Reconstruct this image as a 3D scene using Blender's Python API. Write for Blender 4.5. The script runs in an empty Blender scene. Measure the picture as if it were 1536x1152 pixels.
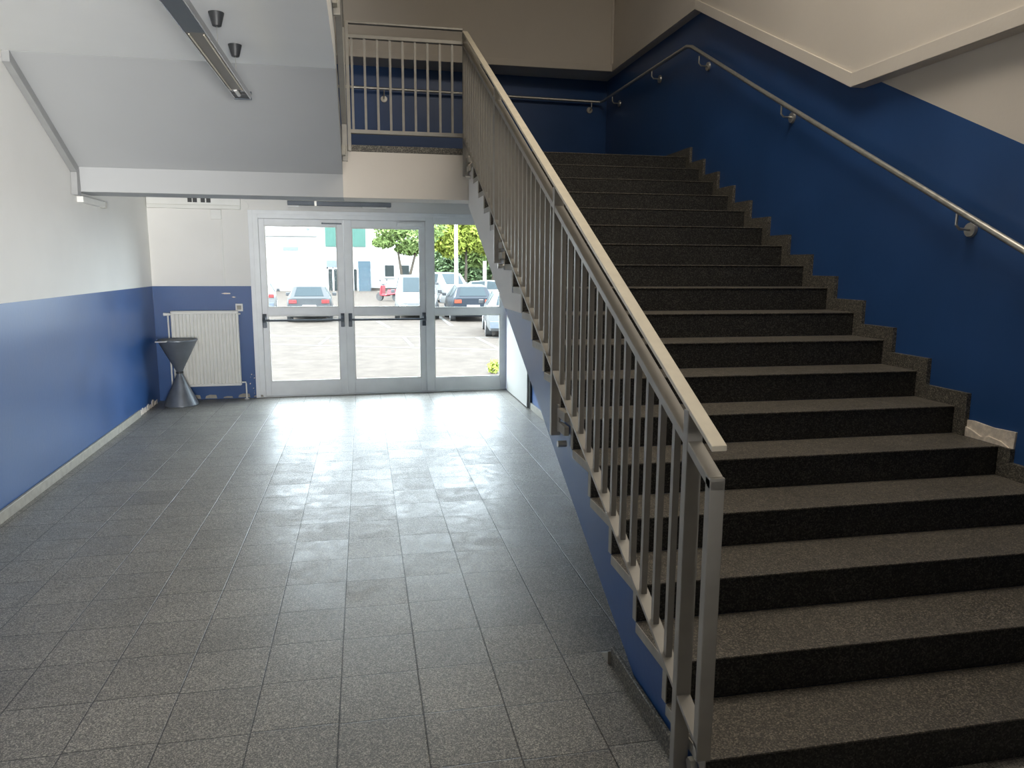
import bpy, bmesh, math, random
from mathutils import Vector, Matrix

random.seed(7)
SC = bpy.context.scene
COL = SC.collection

# ------------------------------------------------------------------ camera
F_PX = 1111.27
FW = Vector((0.19373487, 0.96823246, -0.15809079))
RT = Vector((0.98071506, -0.19537191, 0.00527088))
UP = Vector((0.02578306, 0.15606317, 0.98741051))
cam_d = bpy.data.cameras.new('camera')
cam_d.sensor_fit = 'HORIZONTAL'
cam_d.sensor_width = 36.0
cam_d.lens = F_PX / 1536 * 36.0
cam_d.clip_start = 0.05
cam_d.clip_end = 400
cam = bpy.data.objects.new('camera', cam_d)
COL.objects.link(cam)
m3 = Matrix((RT, UP, -FW)).transposed()
cam.matrix_world = Matrix.Translation((0, 0, 1.6)) @ m3.to_4x4()
SC.camera = cam

# ------------------------------------------------------------------ view, world, lights
vs = SC.view_settings
vs.view_transform = 'Standard'
vs.look = 'None'
vs.exposure = 0.0
vs.gamma = 1.0
vs.use_curve_mapping = False
try:
    SC.cycles.use_denoising = True
    SC.cycles.max_bounces = 8
    SC.cycles.diffuse_bounces = 5
    SC.cycles.sample_clamp_indirect = 8.0
    SC.cycles.caustics_reflective = False
except Exception:
    pass

W = bpy.data.worlds.new('sky')
SC.world = W
W.use_nodes = True
bg = W.node_tree.nodes['Background']
bg.inputs['Color'].default_value = (0.80, 0.90, 1.0, 1)
bg.inputs['Strength'].default_value = 17.0


def lamp(name, kind, loc, aim, energy, color, **kw):
    d = bpy.data.lights.new(name, kind)
    d.energy = energy
    d.color = color
    for k, v in kw.items():
        setattr(d, k, v)
    o = bpy.data.objects.new(name, d)
    COL.objects.link(o)
    o.location = loc
    o.rotation_euler = (Vector(aim) - Vector(loc)).to_track_quat('-Z', 'Y').to_euler()
    return o


lamp('sun', 'SUN', (0, 20, 30), (6.5, 22.5, 20), 6.0, (1.0, 0.93, 0.84), angle=0.03)
# rooflight high above the foot of the stair, and an added fill lamp behind the camera to brighten the hall
lamp('rooflight', 'AREA', (1.5, 3.1, 5.6), (1.7, 3.3, 0), 90, (1.0, 0.90, 0.76),
     shape='RECTANGLE', size=1.8, size_y=1.8)
lamp('rear_fill_light', 'AREA', (0.5, -2.9, 0.95), (-2.4, 5.6, 2.0), 58, (1.0, 0.985, 0.96),
     shape='RECTANGLE', size=1.5, size_y=1.1, spread=math.radians(41))
portal = lamp('door_daylight', 'AREA', (0.26, 9.60, 1.1), (0.28, 8.0, 1.1), 10, (1, 1, 1),
              shape='RECTANGLE', size=3.1, size_y=2.15)
portal.data.cycles.is_portal = True

# ------------------------------------------------------------------ materials
def mat(name, base=(0.5, 0.5, 0.5), rough=0.5, metal=0.0, spec=0.5, noise=None, bump=None):
    m = bpy.data.materials.new(name)
    m.use_nodes = True
    nt = m.node_tree
    b = nt.nodes['Principled BSDF']
    b.inputs['Base Color'].default_value = (*base, 1)
    b.inputs['Roughness'].default_value = rough
    b.inputs['Metallic'].default_value = metal
    b.inputs['Specular IOR Level'].default_value = spec
    tc = nt.nodes.new('ShaderNodeTexCoord')
    if noise:
        scale, amt, rv = noise
        n = nt.nodes.new('ShaderNodeTexNoise')
        n.inputs['Scale'].default_value = scale
        n.inputs['Detail'].default_value = 5
        nt.links.new(tc.outputs['Object'], n.inputs['Vector'])
        r = nt.nodes.new('ShaderNodeMapRange')
        r.inputs['From Min'].default_value = 0.3
        r.inputs['From Max'].default_value = 0.7
        r.inputs['To Min'].default_value = 1 - amt
        r.inputs['To Max'].default_value = 1 + amt
        nt.links.new(n.outputs['Fac'], r.inputs['Value'])
        mx = nt.nodes.new('ShaderNodeMix')
        mx.data_type = 'RGBA'
        mx.blend_type = 'MULTIPLY'
        mx.inputs['Factor'].default_value = 1
        mx.inputs['A'].default_value = (*base, 1)
        nt.links.new(r.outputs['Result'], mx.inputs['B'])
        nt.links.new(mx.outputs['Result'], b.inputs['Base Color'])
        r2 = nt.nodes.new('ShaderNodeMapRange')
        r2.inputs['To Min'].default_value = max(0.02, rough - rv)
        r2.inputs['To Max'].default_value = min(1, rough + rv)
        nt.links.new(n.outputs['Fac'], r2.inputs['Value'])
        nt.links.new(r2.outputs['Result'], b.inputs['Roughness'])
    if bump:
        n2 = nt.nodes.new('ShaderNodeTexNoise')
        n2.inputs['Scale'].default_value = bump[0]
        n2.inputs['Detail'].default_value = 3
        nt.links.new(tc.outputs['Object'], n2.inputs['Vector'])
        bp = nt.nodes.new('ShaderNodeBump')
        bp.inputs['Strength'].default_value = bump[1]
        bp.inputs['Distance'].default_value = 0.004
        nt.links.new(n2.outputs['Fac'], bp.inputs['Height'])
        nt.links.new(bp.outputs['Normal'], b.inputs['Normal'])
    return m


def math_node(nt, op, a, b=None):
    n = nt.nodes.new('ShaderNodeMath')
    n.operation = op
    for i, v in enumerate((a, b)):
        if v is None:
            continue
        if isinstance(v, (int, float)):
            n.inputs[i].default_value = v
        else:
            nt.links.new(v, n.inputs[i])
    return n.outputs[0]


def terrazzo(name, dark, mid, light, rough, tiles=False, scale=190, spec=0.5, rv=0.12):
    m = bpy.data.materials.new(name)
    m.use_nodes = True
    nt = m.node_tree
    L = nt.links.new
    b = nt.nodes['Principled BSDF']
    b.inputs['Specular IOR Level'].default_value = spec
    tc = nt.nodes.new('ShaderNodeTexCoord')
    geo = nt.nodes.new('ShaderNodeNewGeometry')
    pos = geo.outputs['Position']
    v = nt.nodes.new('ShaderNodeTexVoronoi')
    v.inputs['Scale'].default_value = scale
    v.inputs['Randomness'].default_value = 1.0
    L(pos, v.inputs['Vector'])
    sep = nt.nodes.new('ShaderNodeSeparateColor')
    L(v.outputs['Color'], sep.inputs['Color'])
    cr = nt.nodes.new('ShaderNodeValToRGB')
    cr.color_ramp.interpolation = 'LINEAR'
    e = cr.color_ramp.elements
    e[0].position = 0.0
    e[0].color = (*dark, 1)
    e[1].position = 0.55
    e[1].color = (*mid, 1)
    e2 = e.new(0.80)
    e2.color = tuple(0.6 * a + 0.4 * c for a, c in zip(mid, light)) + (1,)
    e3 = e.new(1.0)
    e3.color = (*light, 1)
    L(sep.outputs['Red'], cr.inputs['Fac'])
    col = cr.outputs['Color']
    # wear, large soft variation
    nz = nt.nodes.new('ShaderNodeTexNoise')
    nz.inputs['Scale'].default_value = 2.3
    nz.inputs['Detail'].default_value = 6
    L(pos, nz.inputs['Vector'])
    nz2 = nt.nodes.new('ShaderNodeTexNoise')
    nz2.inputs['Scale'].default_value = 9.0
    nz2.inputs['Detail'].default_value = 6
    nz2.inputs['Distortion'].default_value = 1.2
    L(pos, nz2.inputs['Vector'])
    wear = math_node(nt, 'ADD', math_node(nt, 'MULTIPLY', nz.outputs['Fac'], 0.5), 0.75)
    if tiles:
        sx = nt.nodes.new('ShaderNodeSeparateXYZ')
        L(pos, sx.inputs['Vector'])
        u = math_node(nt, 'DIVIDE', math_node(nt, 'ADD', sx.outputs['X'], 0.123 + 29.8), 0.298)
        ci = math_node(nt, 'FLOOR', u)
        wn = nt.nodes.new('ShaderNodeTexWhiteNoise')
        wn.noise_dimensions = '1D'
        L(ci, wn.inputs['W'])
        jit = math_node(nt, 'MULTIPLY', math_node(nt, 'SUBTRACT', wn.outputs['Value'], 0.5), 0.07)
        w_ = math_node(nt, 'ADD', math_node(nt, 'DIVIDE', math_node(nt, 'SUBTRACT', sx.outputs['Y'], 2.459 - 30.2), 0.302), jit)
        ri = math_node(nt, 'FLOOR', w_)

        def edge(x, cell):
            f = math_node(nt, 'FRACT', x)
            d = math_node(nt, 'MINIMUM', f, math_node(nt, 'SUBTRACT', 1.0, f))
            return math_node(nt, 'MULTIPLY', d, cell)
        d = math_node(nt, 'MINIMUM', edge(u, 0.298), edge(w_, 0.302))
        mr = nt.nodes.new('ShaderNodeMapRange')
        mr.inputs['From Min'].default_value = 0.0012
        mr.inputs['From Max'].default_value = 0.0034
        L(d, mr.inputs['Value'])
        inside = mr.outputs['Result']
        wn2 = nt.nodes.new('ShaderNodeTexWhiteNoise')
        wn2.noise_dimensions = '2D'
        cb = nt.nodes.new('ShaderNodeCombineXYZ')
        L(ci, cb.inputs['X'])
        L(ri, cb.inputs['Y'])
        L(cb.outputs['Vector'], wn2.inputs['Vector'])
        tv = math_node(nt, 'ADD', math_node(nt, 'MULTIPLY', wn2.outputs['Value'], 0.18), 0.91)
        wear = math_node(nt, 'MULTIPLY', wear, tv)
        jn = math_node(nt, 'ADD', math_node(nt, 'MULTIPLY', inside, 0.72), 0.28)
        wear = math_node(nt, 'MULTIPLY', wear, jn)
    mx = nt.nodes.new('ShaderNodeMix')
    mx.data_type = 'RGBA'
    mx.blend_type = 'MULTIPLY'
    mx.inputs['Factor'].default_value = 1
    L(col, mx.inputs['A'])
    L(wear, mx.inputs['B'])
    L(mx.outputs['Result'], b.inputs['Base Color'])
    rr = math_node(nt, 'ADD', math_node(nt, 'MULTIPLY', math_node(nt, 'SUBTRACT', nz2.outputs['Fac'], 0.5), rv * 2.5), rough)
    if tiles:
        rr = math_node(nt, 'ADD', rr, math_node(nt, 'MULTIPLY', math_node(nt, 'SUBTRACT', wn2.outputs['Value'], 0.5), 0.08))
        rr = math_node(nt, 'MAXIMUM', rr, 0.08)
        bp = nt.nodes.new('ShaderNodeBump')
        bp.inputs['Strength'].default_value = 0.6
        bp.inputs['Distance'].default_value = 0.003
        hh = math_node(nt, 'ADD', inside, math_node(nt, 'MULTIPLY', nz2.outputs['Fac'], 0.10))
        L(hh, bp.inputs['Height'])
        L(bp.outputs['Normal'], b.inputs['Normal'])
    L(rr, b.inputs['Roughness'])
    return m


def glass_mat(name, tint=(1, 1, 1), refl=1.0):
    m = bpy.data.materials.new(name)
    m.use_nodes = True
    nt = m.node_tree
    nt.nodes.remove(nt.nodes['Principled BSDF'])
    out = nt.nodes['Material Output']
    t = nt.nodes.new('ShaderNodeBsdfTransparent')
    t.inputs['Color'].default_value = (*tint, 1)
    g = nt.nodes.new('ShaderNodeBsdfGlossy')
    g.inputs['Roughness'].default_value = 0.02
    fr = nt.nodes.new('ShaderNodeFresnel')
    fr.inputs['IOR'].default_value = 1.05
    mx = nt.nodes.new('ShaderNodeMixShader')
    nt.links.new(fr.outputs['Fac'], mx.inputs['Fac'])
    nt.links.new(t.outputs[0], mx.inputs[1])
    nt.links.new(g.outputs[0], mx.inputs[2])
    nt.links.new(mx.outputs[0], out.inputs['Surface'])
    return m


M = {}
M['floor'] = terrazzo('floor_terrazzo', (0.088, 0.086, 0.080), (0.195, 0.189, 0.175), (0.45, 0.42, 0.36), 0.44, tiles=True, spec=0.36, scale=270)
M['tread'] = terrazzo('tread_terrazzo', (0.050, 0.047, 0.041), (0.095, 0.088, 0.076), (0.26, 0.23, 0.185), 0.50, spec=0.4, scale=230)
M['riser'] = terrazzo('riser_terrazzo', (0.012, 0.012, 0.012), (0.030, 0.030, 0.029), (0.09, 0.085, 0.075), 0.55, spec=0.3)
M['skirt'] = terrazzo('skirting_terrazzo', (0.045, 0.042, 0.036), (0.10, 0.095, 0.080), (0.30, 0.27, 0.22), 0.5, spec=0.4)
M['edge'] = mat('tread_end_stone', (0.36, 0.34, 0.29), 0.6, noise=(20, .15, .1))
M['white'] = mat('white_wall_paint', (0.80, 0.79, 0.76), 0.75, noise=(1.4, .035, .05), bump=(60, .15))
M['beige'] = mat('cream_wall_paint', (0.72, 0.67, 0.60), 0.75, noise=(1.2, .035, .05), bump=(60, .15))
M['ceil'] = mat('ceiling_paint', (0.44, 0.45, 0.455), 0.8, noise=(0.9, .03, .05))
M['blue'] = mat('blue_gloss_paint', (0.026, 0.084, 0.245), 0.36, spec=0.45, noise=(2.5, .09, .08), bump=(35, .12))
M['alu'] = mat('grey_white_aluminium', (0.84, 0.86, 0.87), 0.40, metal=0.0, noise=(6, .04, .06))
M['steel'] = mat('grey_beige_painted_steel', (0.35, 0.335, 0.30), 0.38, metal=0.1, noise=(14, .06, .08))
M['zinc'] = mat('galvanised_steel', (0.55, 0.54, 0.50), 0.35, metal=0.7, noise=(30, .1, .1))
M['ivory'] = mat('ivory_handrail', (0.74, 0.68, 0.55), 0.42, noise=(18, .06, .08))
M['trunk'] = mat('grey_trunking', (0.33, 0.335, 0.335), 0.5, noise=(9, .05, .05))
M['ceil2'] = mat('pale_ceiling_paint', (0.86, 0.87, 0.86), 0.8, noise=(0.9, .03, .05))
M['dark'] = mat('dark_plastic', (0.03, 0.032, 0.035), 0.45, noise=(12, .1, .05))
M['darkgrey'] = mat('dark_grey_metal', (0.085, 0.10, 0.12), 0.40, metal=0.3, noise=(10, .12, .08))
M['bingrey'] = mat('bin_grey_metal', (0.17, 0.19, 0.215), 0.36, metal=0.35, noise=(10, .12, .08))
M['radwhite'] = mat('radiator_enamel', (0.76, 0.76, 0.72), 0.35, noise=(8, .03, .04))
M['plastic'] = mat('white_plastic', (0.78, 0.78, 0.75), 0.45, noise=(8, .03, .04))
M['plaster'] = mat('bare_plaster', (0.80, 0.72, 0.62), 0.9, noise=(40, .18, .05), bump=(60, .6))
M['glass'] = glass_mat('clear_glass', (0.97, 0.99, 0.98))
M['chrome'] = mat('polished_aluminium', (0.70, 0.70, 0.70), 0.22, metal=0.9, noise=(9, .05, .05))
M['lit'] = mat('white_tube', (0.92, 0.92, 0.90), 0.3, noise=(5, .02, .02))
M['brass'] = mat('brown_reflector', (0.15, 0.13, 0.10), 0.35, metal=0.3, noise=(9, .06, .05))
M['panel'] = mat('white_door_laminate', (0.50, 0.495, 0.465), 0.5, noise=(3, .03, .05))
M['ash'] = mat('sand_and_ash', (0.30, 0.29, 0.27), 0.95, noise=(60, .3, .03))
# outdoors
M['asphalt'] = mat('pale_asphalt', (0.060, 0.051, 0.044), 0.9, spec=0.03, noise=(3.0, .16, .05), bump=(40, .3))
M['lineM'] = mat('road_paint', (0.11, 0.11, 0.105), 0.8, spec=0.03, noise=(9, .10, .05))
M['facade'] = mat('white_render', (0.36, 0.353, 0.34), 0.85, spec=0.03, noise=(0.8, .04, .04))
M['shutter'] = mat('green_shutter', (0.0540, 0.1080, 0.0900), 0.6, spec=0.03, noise=(2, .06, .05))
M['entry'] = mat('blue_grey_panel', (0.0480, 0.0690, 0.0840), 0.5, spec=0.03, noise=(2, .06, .05))
M['winDark'] = mat('dark_window_glass', (0.020, 0.024, 0.024), 0.25, spec=0.12, noise=(2, .1, .03))
M['carwhite'] = mat('white_car_paint', (0.11, 0.112, 0.112), 0.22, spec=0.12, noise=(3, .02, .02))
M['carsilver'] = mat('silver_car_paint', (0.05, 0.052, 0.054), 0.28, spec=0.12, metal=0.2, noise=(3, .02, .02))
M['cardark'] = mat('dark_car_paint', (0.0180, 0.0216, 0.0270), 0.25, spec=0.12, noise=(3, .02, .02))
M['carglass'] = mat('car_glass', (0.018, 0.026, 0.030), 0.25, spec=0.12, noise=(3, .05, .02))
M['tyre'] = mat('tyre_rubber', (0.03, 0.03, 0.03), 0.8, noise=(20, .1, .05))
M['rim'] = mat('wheel_rim', (0.40, 0.40, 0.41), 0.35, metal=0.6, noise=(20, .05, .05))
M['redlamp'] = mat('red_lamp_lens', (0.1500, 0.0120, 0.0120), 0.25, noise=(9, .05, .05))
M['orangelamp'] = mat('orange_red_lens', (0.1680, 0.0300, 0.0120), 0.25, noise=(9, .05, .05))
M['scooter'] = mat('red_scooter_paint', (0.1404, 0.0054, 0.0108), 0.25, noise=(5, .03, .03))
M['bark'] = mat('tree_bark', (0.0540, 0.0450, 0.0360), 0.9, spec=0.03, noise=(9, .25, .05))
M['leafA'] = mat('tree_leaf', (0.12, 0.165, 0.055), 0.6, spec=0.03, noise=(1.5, .25, .05))
M['leafB'] = mat('yellow_green_leaf', (0.20, 0.235, 0.045), 0.6, spec=0.03, noise=(1.5, .25, .05))
M['leafC'] = mat('hedge_leaf', (0.085, 0.125, 0.06), 0.6, spec=0.03, noise=(1.5, .25, .05))

# ------------------------------------------------------------------ mesh builder
class MB:
    def __init__(self):
        self.v, self.f, self.mi = [], [], []

    def add(self, vs, fs, mi=0):
        o = len(self.v)
        self.v += [tuple(p) for p in vs]
        self.f += [tuple(o + i for i in q) for q in fs]
        self.mi += [mi] * len(fs)
        return self

    def box(self, x0, x1, y0, y1, z0, z1, mi=0):
        v = [(x, y, z) for x in (x0, x1) for y in (y0, y1) for z in (z0, z1)]
        return self.add(v, [(0, 1, 3, 2), (4, 6, 7, 5), (0, 4, 5, 1), (2, 3, 7, 6), (0, 2, 6, 4), (1, 5, 7, 3)], mi)

    def prism_x(self, poly, x0, x1, mi=0):
        n = len(poly)
        v = [(x0, a, b) for a, b in poly] + [(x1, a, b) for a, b in poly]
        fs = [tuple(range(n - 1, -1, -1)), tuple(range(n, 2 * n))]
        fs += [(i, (i + 1) % n, n + (i + 1) % n, n + i) for i in range(n)]
        return self.add(v, fs, mi)

    def prism_z(self, poly, z0, z1, mi=0):
        n = len(poly)
        v = [(a, b, z0) for a, b in poly] + [(a, b, z1) for a, b in poly]
        fs = [tuple(range(n - 1, -1, -1)), tuple(range(n, 2 * n))]
        fs += [(i, (i + 1) % n, n + (i + 1) % n, n + i) for i in range(n)]
        return self.add(v, fs, mi)

    def prism_y(self, poly, y0, y1, mi=0):
        n = len(poly)
        v = [(a, y0, b) for a, b in poly] + [(a, y1, b) for a, b in poly]
        fs = [tuple(range(n - 1, -1, -1)), tuple(range(n, 2 * n))]
        fs += [(i, (i + 1) % n, n + (i + 1) % n, n + i) for i in range(n)]
        return self.add(v, fs, mi)

    def tube(self, pts, r, n=12, mi=0, caps=True):
        pts = [Vector(p) for p in pts]
        rs = r if isinstance(r, (list, tuple)) else [r] * len(pts)
        rings = []
        ref = None
        for i, p in enumerate(pts):
            a = pts[max(i - 1, 0)]
            b = pts[min(i + 1, len(pts) - 1)]
            t = (b - a).normalized()
            if ref is None:
                ref = Vector((0, 0, 1)) if abs(t.z) < 0.9 else Vector((1, 0, 0))
            u = t.cross(ref)
            if u.length < 1e-6:
                u = t.cross(Vector((0, 1, 0)))
            u.normalize()
            w = u.cross(t).normalized()
            ref = w
            rings.append([p + rs[i] * (math.cos(2 * math.pi * k / n) * u + math.sin(2 * math.pi * k / n) * w) for k in range(n)])
        v = [q for rg in rings for q in rg]
        fs = []
        for i in range(len(rings) - 1):
            for k in range(n):
                fs.append((i * n + k, i * n + (k + 1) % n, (i + 1) * n + (k + 1) % n, (i + 1) * n + k))
        if caps:
            fs.append(tuple(range(n - 1, -1, -1)))
            fs.append(tuple(range((len(rings) - 1) * n, len(rings) * n)))
        return self.add(v, fs, mi)

    def lathe(self, prof, c=(0, 0), n=36, mi=0):
        v = []
        for r, z in prof:
            for k in range(n):
                a = 2 * math.pi * k / n
                v.append((c[0] + r * math.cos(a), c[1] + r * math.sin(a), z))
        fs = []
        for i in range(len(prof) - 1):
            for k in range(n):
                fs.append((i * n + k, i * n + (k + 1) % n, (i + 1) * n + (k + 1) % n, (i + 1) * n + k))
        fs.append(tuple(range(n - 1, -1, -1)))
        fs.append(tuple(range((len(prof) - 1) * n, len(prof) * n)))
        return self.add(v, fs, mi)


def finish(name, mb, mats, parent=None, loc=(0, 0, 0), rot=0.0, bevel=0, smooth=False, fix=True):
    if not isinstance(mats, (list, tuple)):
        mats = [mats]
    mats = [M[x] if isinstance(x, str) else x for x in mats]
    vs_ = mb.v
    lo = [min(p[i] for p in vs_) for i in range(3)]
    hi = [max(p[i] for p in vs_) for i in range(3)]
    c = Vector([(lo[i] + hi[i]) / 2 for i in range(3)])
    me = bpy.data.meshes.new(name)
    me.from_pydata([tuple(Vector(p) - c) for p in vs_], [], mb.f)
    for m in mats:
        me.materials.append(m)
    me.polygons.foreach_set('material_index', mb.mi)
    if fix:
        bm = bmesh.new()
        bm.from_mesh(me)
        bmesh.ops.recalc_face_normals(bm, faces=bm.faces)
        bm.to_mesh(me)
        bm.free()
    if smooth:
        me.polygons.foreach_set('use_smooth', [True] * len(me.polygons))
        try:
            me.set_sharp_from_angle(angle=math.radians(38))
        except Exception:
            pass
    me.update()
    o = bpy.data.objects.new(name, me)
    COL.objects.link(o)
    if parent is not None:
        o.parent = parent
        o.location = c
    else:
        R = Matrix.Rotation(rot, 4, 'Z')
        o.matrix_world = Matrix.Translation(loc) @ R @ Matrix.Translation(c)
    if bevel:
        b = o.modifiers.new('bevel', 'BEVEL')
        b.width = bevel
        b.segments = 2
        b.limit_method = 'ANGLE'
    return o


def thing(name, label, cat, loc=(0, 0, 0), rot=0.0, group=None):
    o = bpy.data.objects.new(name, None)
    o.empty_display_size = 0.2
    COL.objects.link(o)
    o.location = loc
    o.rotation_euler = (0, 0, rot)
    o['label'] = label
    o['category'] = cat
    if group:
        o['group'] = group
    return o


def tag(o, label, cat, group=None, kind=None):
    o['label'] = label
    o['category'] = cat
    if group:
        o['group'] = group
    if kind:
        o['kind'] = kind
    return o


def struct(o, label=None, cat=None):
    o['kind'] = 'structure'
    if label:
        o['label'] = label
        o['category'] = cat
    return o


def sh(mb, dx=0, dy=0, dz=0):
    mb.v = [(a + dx, b + dy, c + dz) for a, b, c in mb.v]
    return mb


# ------------------------------------------------------------------ key dimensions
Y0, G, RI, NST = 1.849, 0.295, 0.1463, 18
SL = RI / G
XS, XR = 0.966, 3.072
YL, ZL = Y0 + 17 * G, 18 * RI            # landing front edge, landing height
WA, DB = 0.0313, 9.317                   # back wall: y = DB + WA * x
LA = 0.0289                              # left wall: x = -2.374 - LA * (y - 9)
DADO = 1.342
ZC = 2.97                                # lower ceiling
XE = -0.15                               # right edge of the lower ceiling and upper flight
ZTOP = 5.7
BACK = dict(loc=(0, DB, 0), rot=math.atan(WA))
LEFT = dict(loc=(-2.374, 9.0, 0), rot=math.atan(LA))


def nose(y):
    return RI + (y - Y0) * SL


# ------------------------------------------------------------------ room shell
o = finish('floor', MB().box(-2.75, 3.3, -3.2, 9.75, -0.15, 0.0), 'floor')
struct(o)

# left wall (local frame: y along the wall, room on +x)
mb = MB().box(-0.2, 0, -12.6, 0.6, 0, DADO, 1).box(-0.2, 0, -12.6, 0.6, DADO, ZTOP, 0)
wall_left = struct(finish('wall_left', mb, ['white', 'blue'], **LEFT))

# back wall around the glazed entrance (local frame: x along, room on -y)
mb = MB()
OX0, OX1, OZ = -1.285, 1.812, 2.206
mb.box(-2.6, OX0, 0, 0.3, 0, DADO, 1).box(-2.6, OX0, 0, 0.3, DADO, 2.62, 0)
mb.box(OX1, 3.35, 0, 0.3, 0, DADO, 1).box(OX1, 3.35, 0, 0.3, DADO, 2.62, 0)
mb.box(OX0, OX1, 0, 0.3, OZ, 2.62, 0)
mb.box(-2.6, 3.35, 0, 0.3, 2.62, 3.96, 1).box(-2.6, 3.35, 0, 0.3, 3.96, ZTOP, 2)
struct(finish('wall_back', mb, ['white', 'blue', 'beige'], **BACK))

# right wall: blue dado follows the stair
XW = XR + 0.014
mb = MB()
yk = 6.62
top = lambda y: 2.651 + (y - 4.06) * 0.492
blue = [(-3.2, -0.0), (9.8, 0.0), (9.8, 3.99), (yk + .13, 3.99), (yk, top(yk)), (0.5, top(0.5)), (-0.6, DADO), (-3.2, DADO)]
whitep = [(-3.2, DADO), (-0.6, DADO), (0.5, top(0.5)), (yk, top(yk)), (yk + .13, 3.99), (9.8, 3.99), (9.8, ZTOP), (-3.2, ZTOP)]
mb.prism_x(blue, XW, XW + 0.22, 1)
mb.prism_x(whitep, XW, XW + 0.22, 0)
struct(finish('wall_right', mb, ['beige', 'blue'], fix=True))

struct(finish('wall_rear', MB().box(-2.8, 3.35, -3.4, -3.2, 0, ZTOP), 'white'))
struct(finish('ceiling', MB().box(-2.75, XE, -3.2, 5.675, ZC, ZC + 0.22), 'ceil2'))
struct(finish('ceiling', MB().box(-2.75, 3.35, -3.2, 9.8, ZTOP, ZTOP + 0.15), 'white'))

# raised white wall lining over the stair, with a stepped lower edge and trim
PR = 0.08
XM = XW - PR
prof = [(9.6, 3.90), (6.66, 3.885), (4.32, 2.70), (-3.2, 2.70), (-3.2, ZTOP), (9.6, ZTOP)]
mb = MB().prism_x(prof, XM, XW)
mb.box(-2.3, XM, 8.96, 9.5, 3.90, ZTOP)
lin = struct(finish('wall_upper', mb, 'beige'))
for i, (a, b) in enumerate([((8.95, 3.90), (6.66, 3.885)), ((6.66, 3.885), (4.32, 2.70)), ((4.32, 2.70), (-3.0, 2.70))]):
    h = 0.085
    poly = [a, b, (b[0], b[1] + h), (a[0], a[1] + h)]
    struct(finish('trim_%d' % (i + 1), MB().prism_x(poly, XM - 0.016, XM - 0.001), 'beige', bevel=0.003))
struct(finish('trim_4', MB().box(-2.2, XM - 0.002, 8.944, 8.959, 3.90, 3.975), 'beige', bevel=0.003))
struct(finish('trim_5', MB().box(XM - 0.03, XM - 0.002, 8.94, 8.958, 3.976, ZTOP), 'beige', bevel=0.003))

# wall under the stair at the far end, with skirting
mb = MB().box(1.83, 1.93, 5.9, 9.36, 0, DADO, 1).box(1.83, 1.93, 6.2, 9.36, DADO, 1.60, 0)
struct(finish('wall_under_stairs', mb, ['white', 'blue']))
struct(finish('baseboard_right', MB().box(1.812, 1.829, 5.9, 8.0, 0, 0.075), 'edge', bevel=0.003))
# white cupboard door in that wall
d3 = thing('door_3', 'white laminate cupboard door under the stairs beside the glazed entrance', 'door', (1.82, 8.66, 0))
d3['kind'] = 'structure'
finish('door_leaf', MB().box(-0.035, 0.008, -0.60, 0.62, 0.012, 1.50), 'panel', d3, bevel=0.004)
finish('door_jamb', MB().box(-0.012, 0.008, -0.66, -0.605, 0.0, 1.42), 'dark', d3)
finish('door_handle', MB().box(-0.075, -0.058, -0.52, -0.40, 0.98, 1.0).box(-0.06, -0.035, -0.53, -0.51, 0.98, 1.0), 'zinc', d3, bevel=0.003)

# left baseboard, broken near the corner
mb = MB().box(0.0005, 0.022, -12.2, -0.72, 0, 0.075)
struct(finish('baseboard_left', mb, 'edge', bevel=0.004, **LEFT))
mb = MB()
rnd = random.Random(3)
y = -0.70
while y < 0.02:
    l = rnd.uniform(0.06, 0.13)
    pts = []
    h = rnd.uniform(0.045, 0.075)
    poly = [(y, 0.005), (y + l, 0.0), (y + l - rnd.uniform(0, .03), h), (y + l * .5, h + rnd.uniform(-.01, .012)), (y + rnd.uniform(0, .03), h * .9)]
    mb.prism_x(poly, 0.0005, 0.008)
    y += l + rnd.uniform(0.0, 0.03)
o = finish('broken_baseboard', mb, 'plaster', **LEFT)
o.name = 'baseboard_left_end'
struct(o)
# crumbled skirting below the radiator
mb = MB()
x = -2.30
while x < -1.33:
    l = rnd.uniform(0.05, 0.14)
    h = rnd.uniform(0.025, 0.055)
    mb.prism_y([(x, 0.012), (x + l, 0.01), (x + l - .01, h), (x + l * .4, h * 1.1), (x + .01, h * .8)], -0.010, -0.0005)
    x += l + rnd.uniform(0, 0.07)
struct(finish('baseboard_back', mb, 'edge', **BACK))

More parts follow.
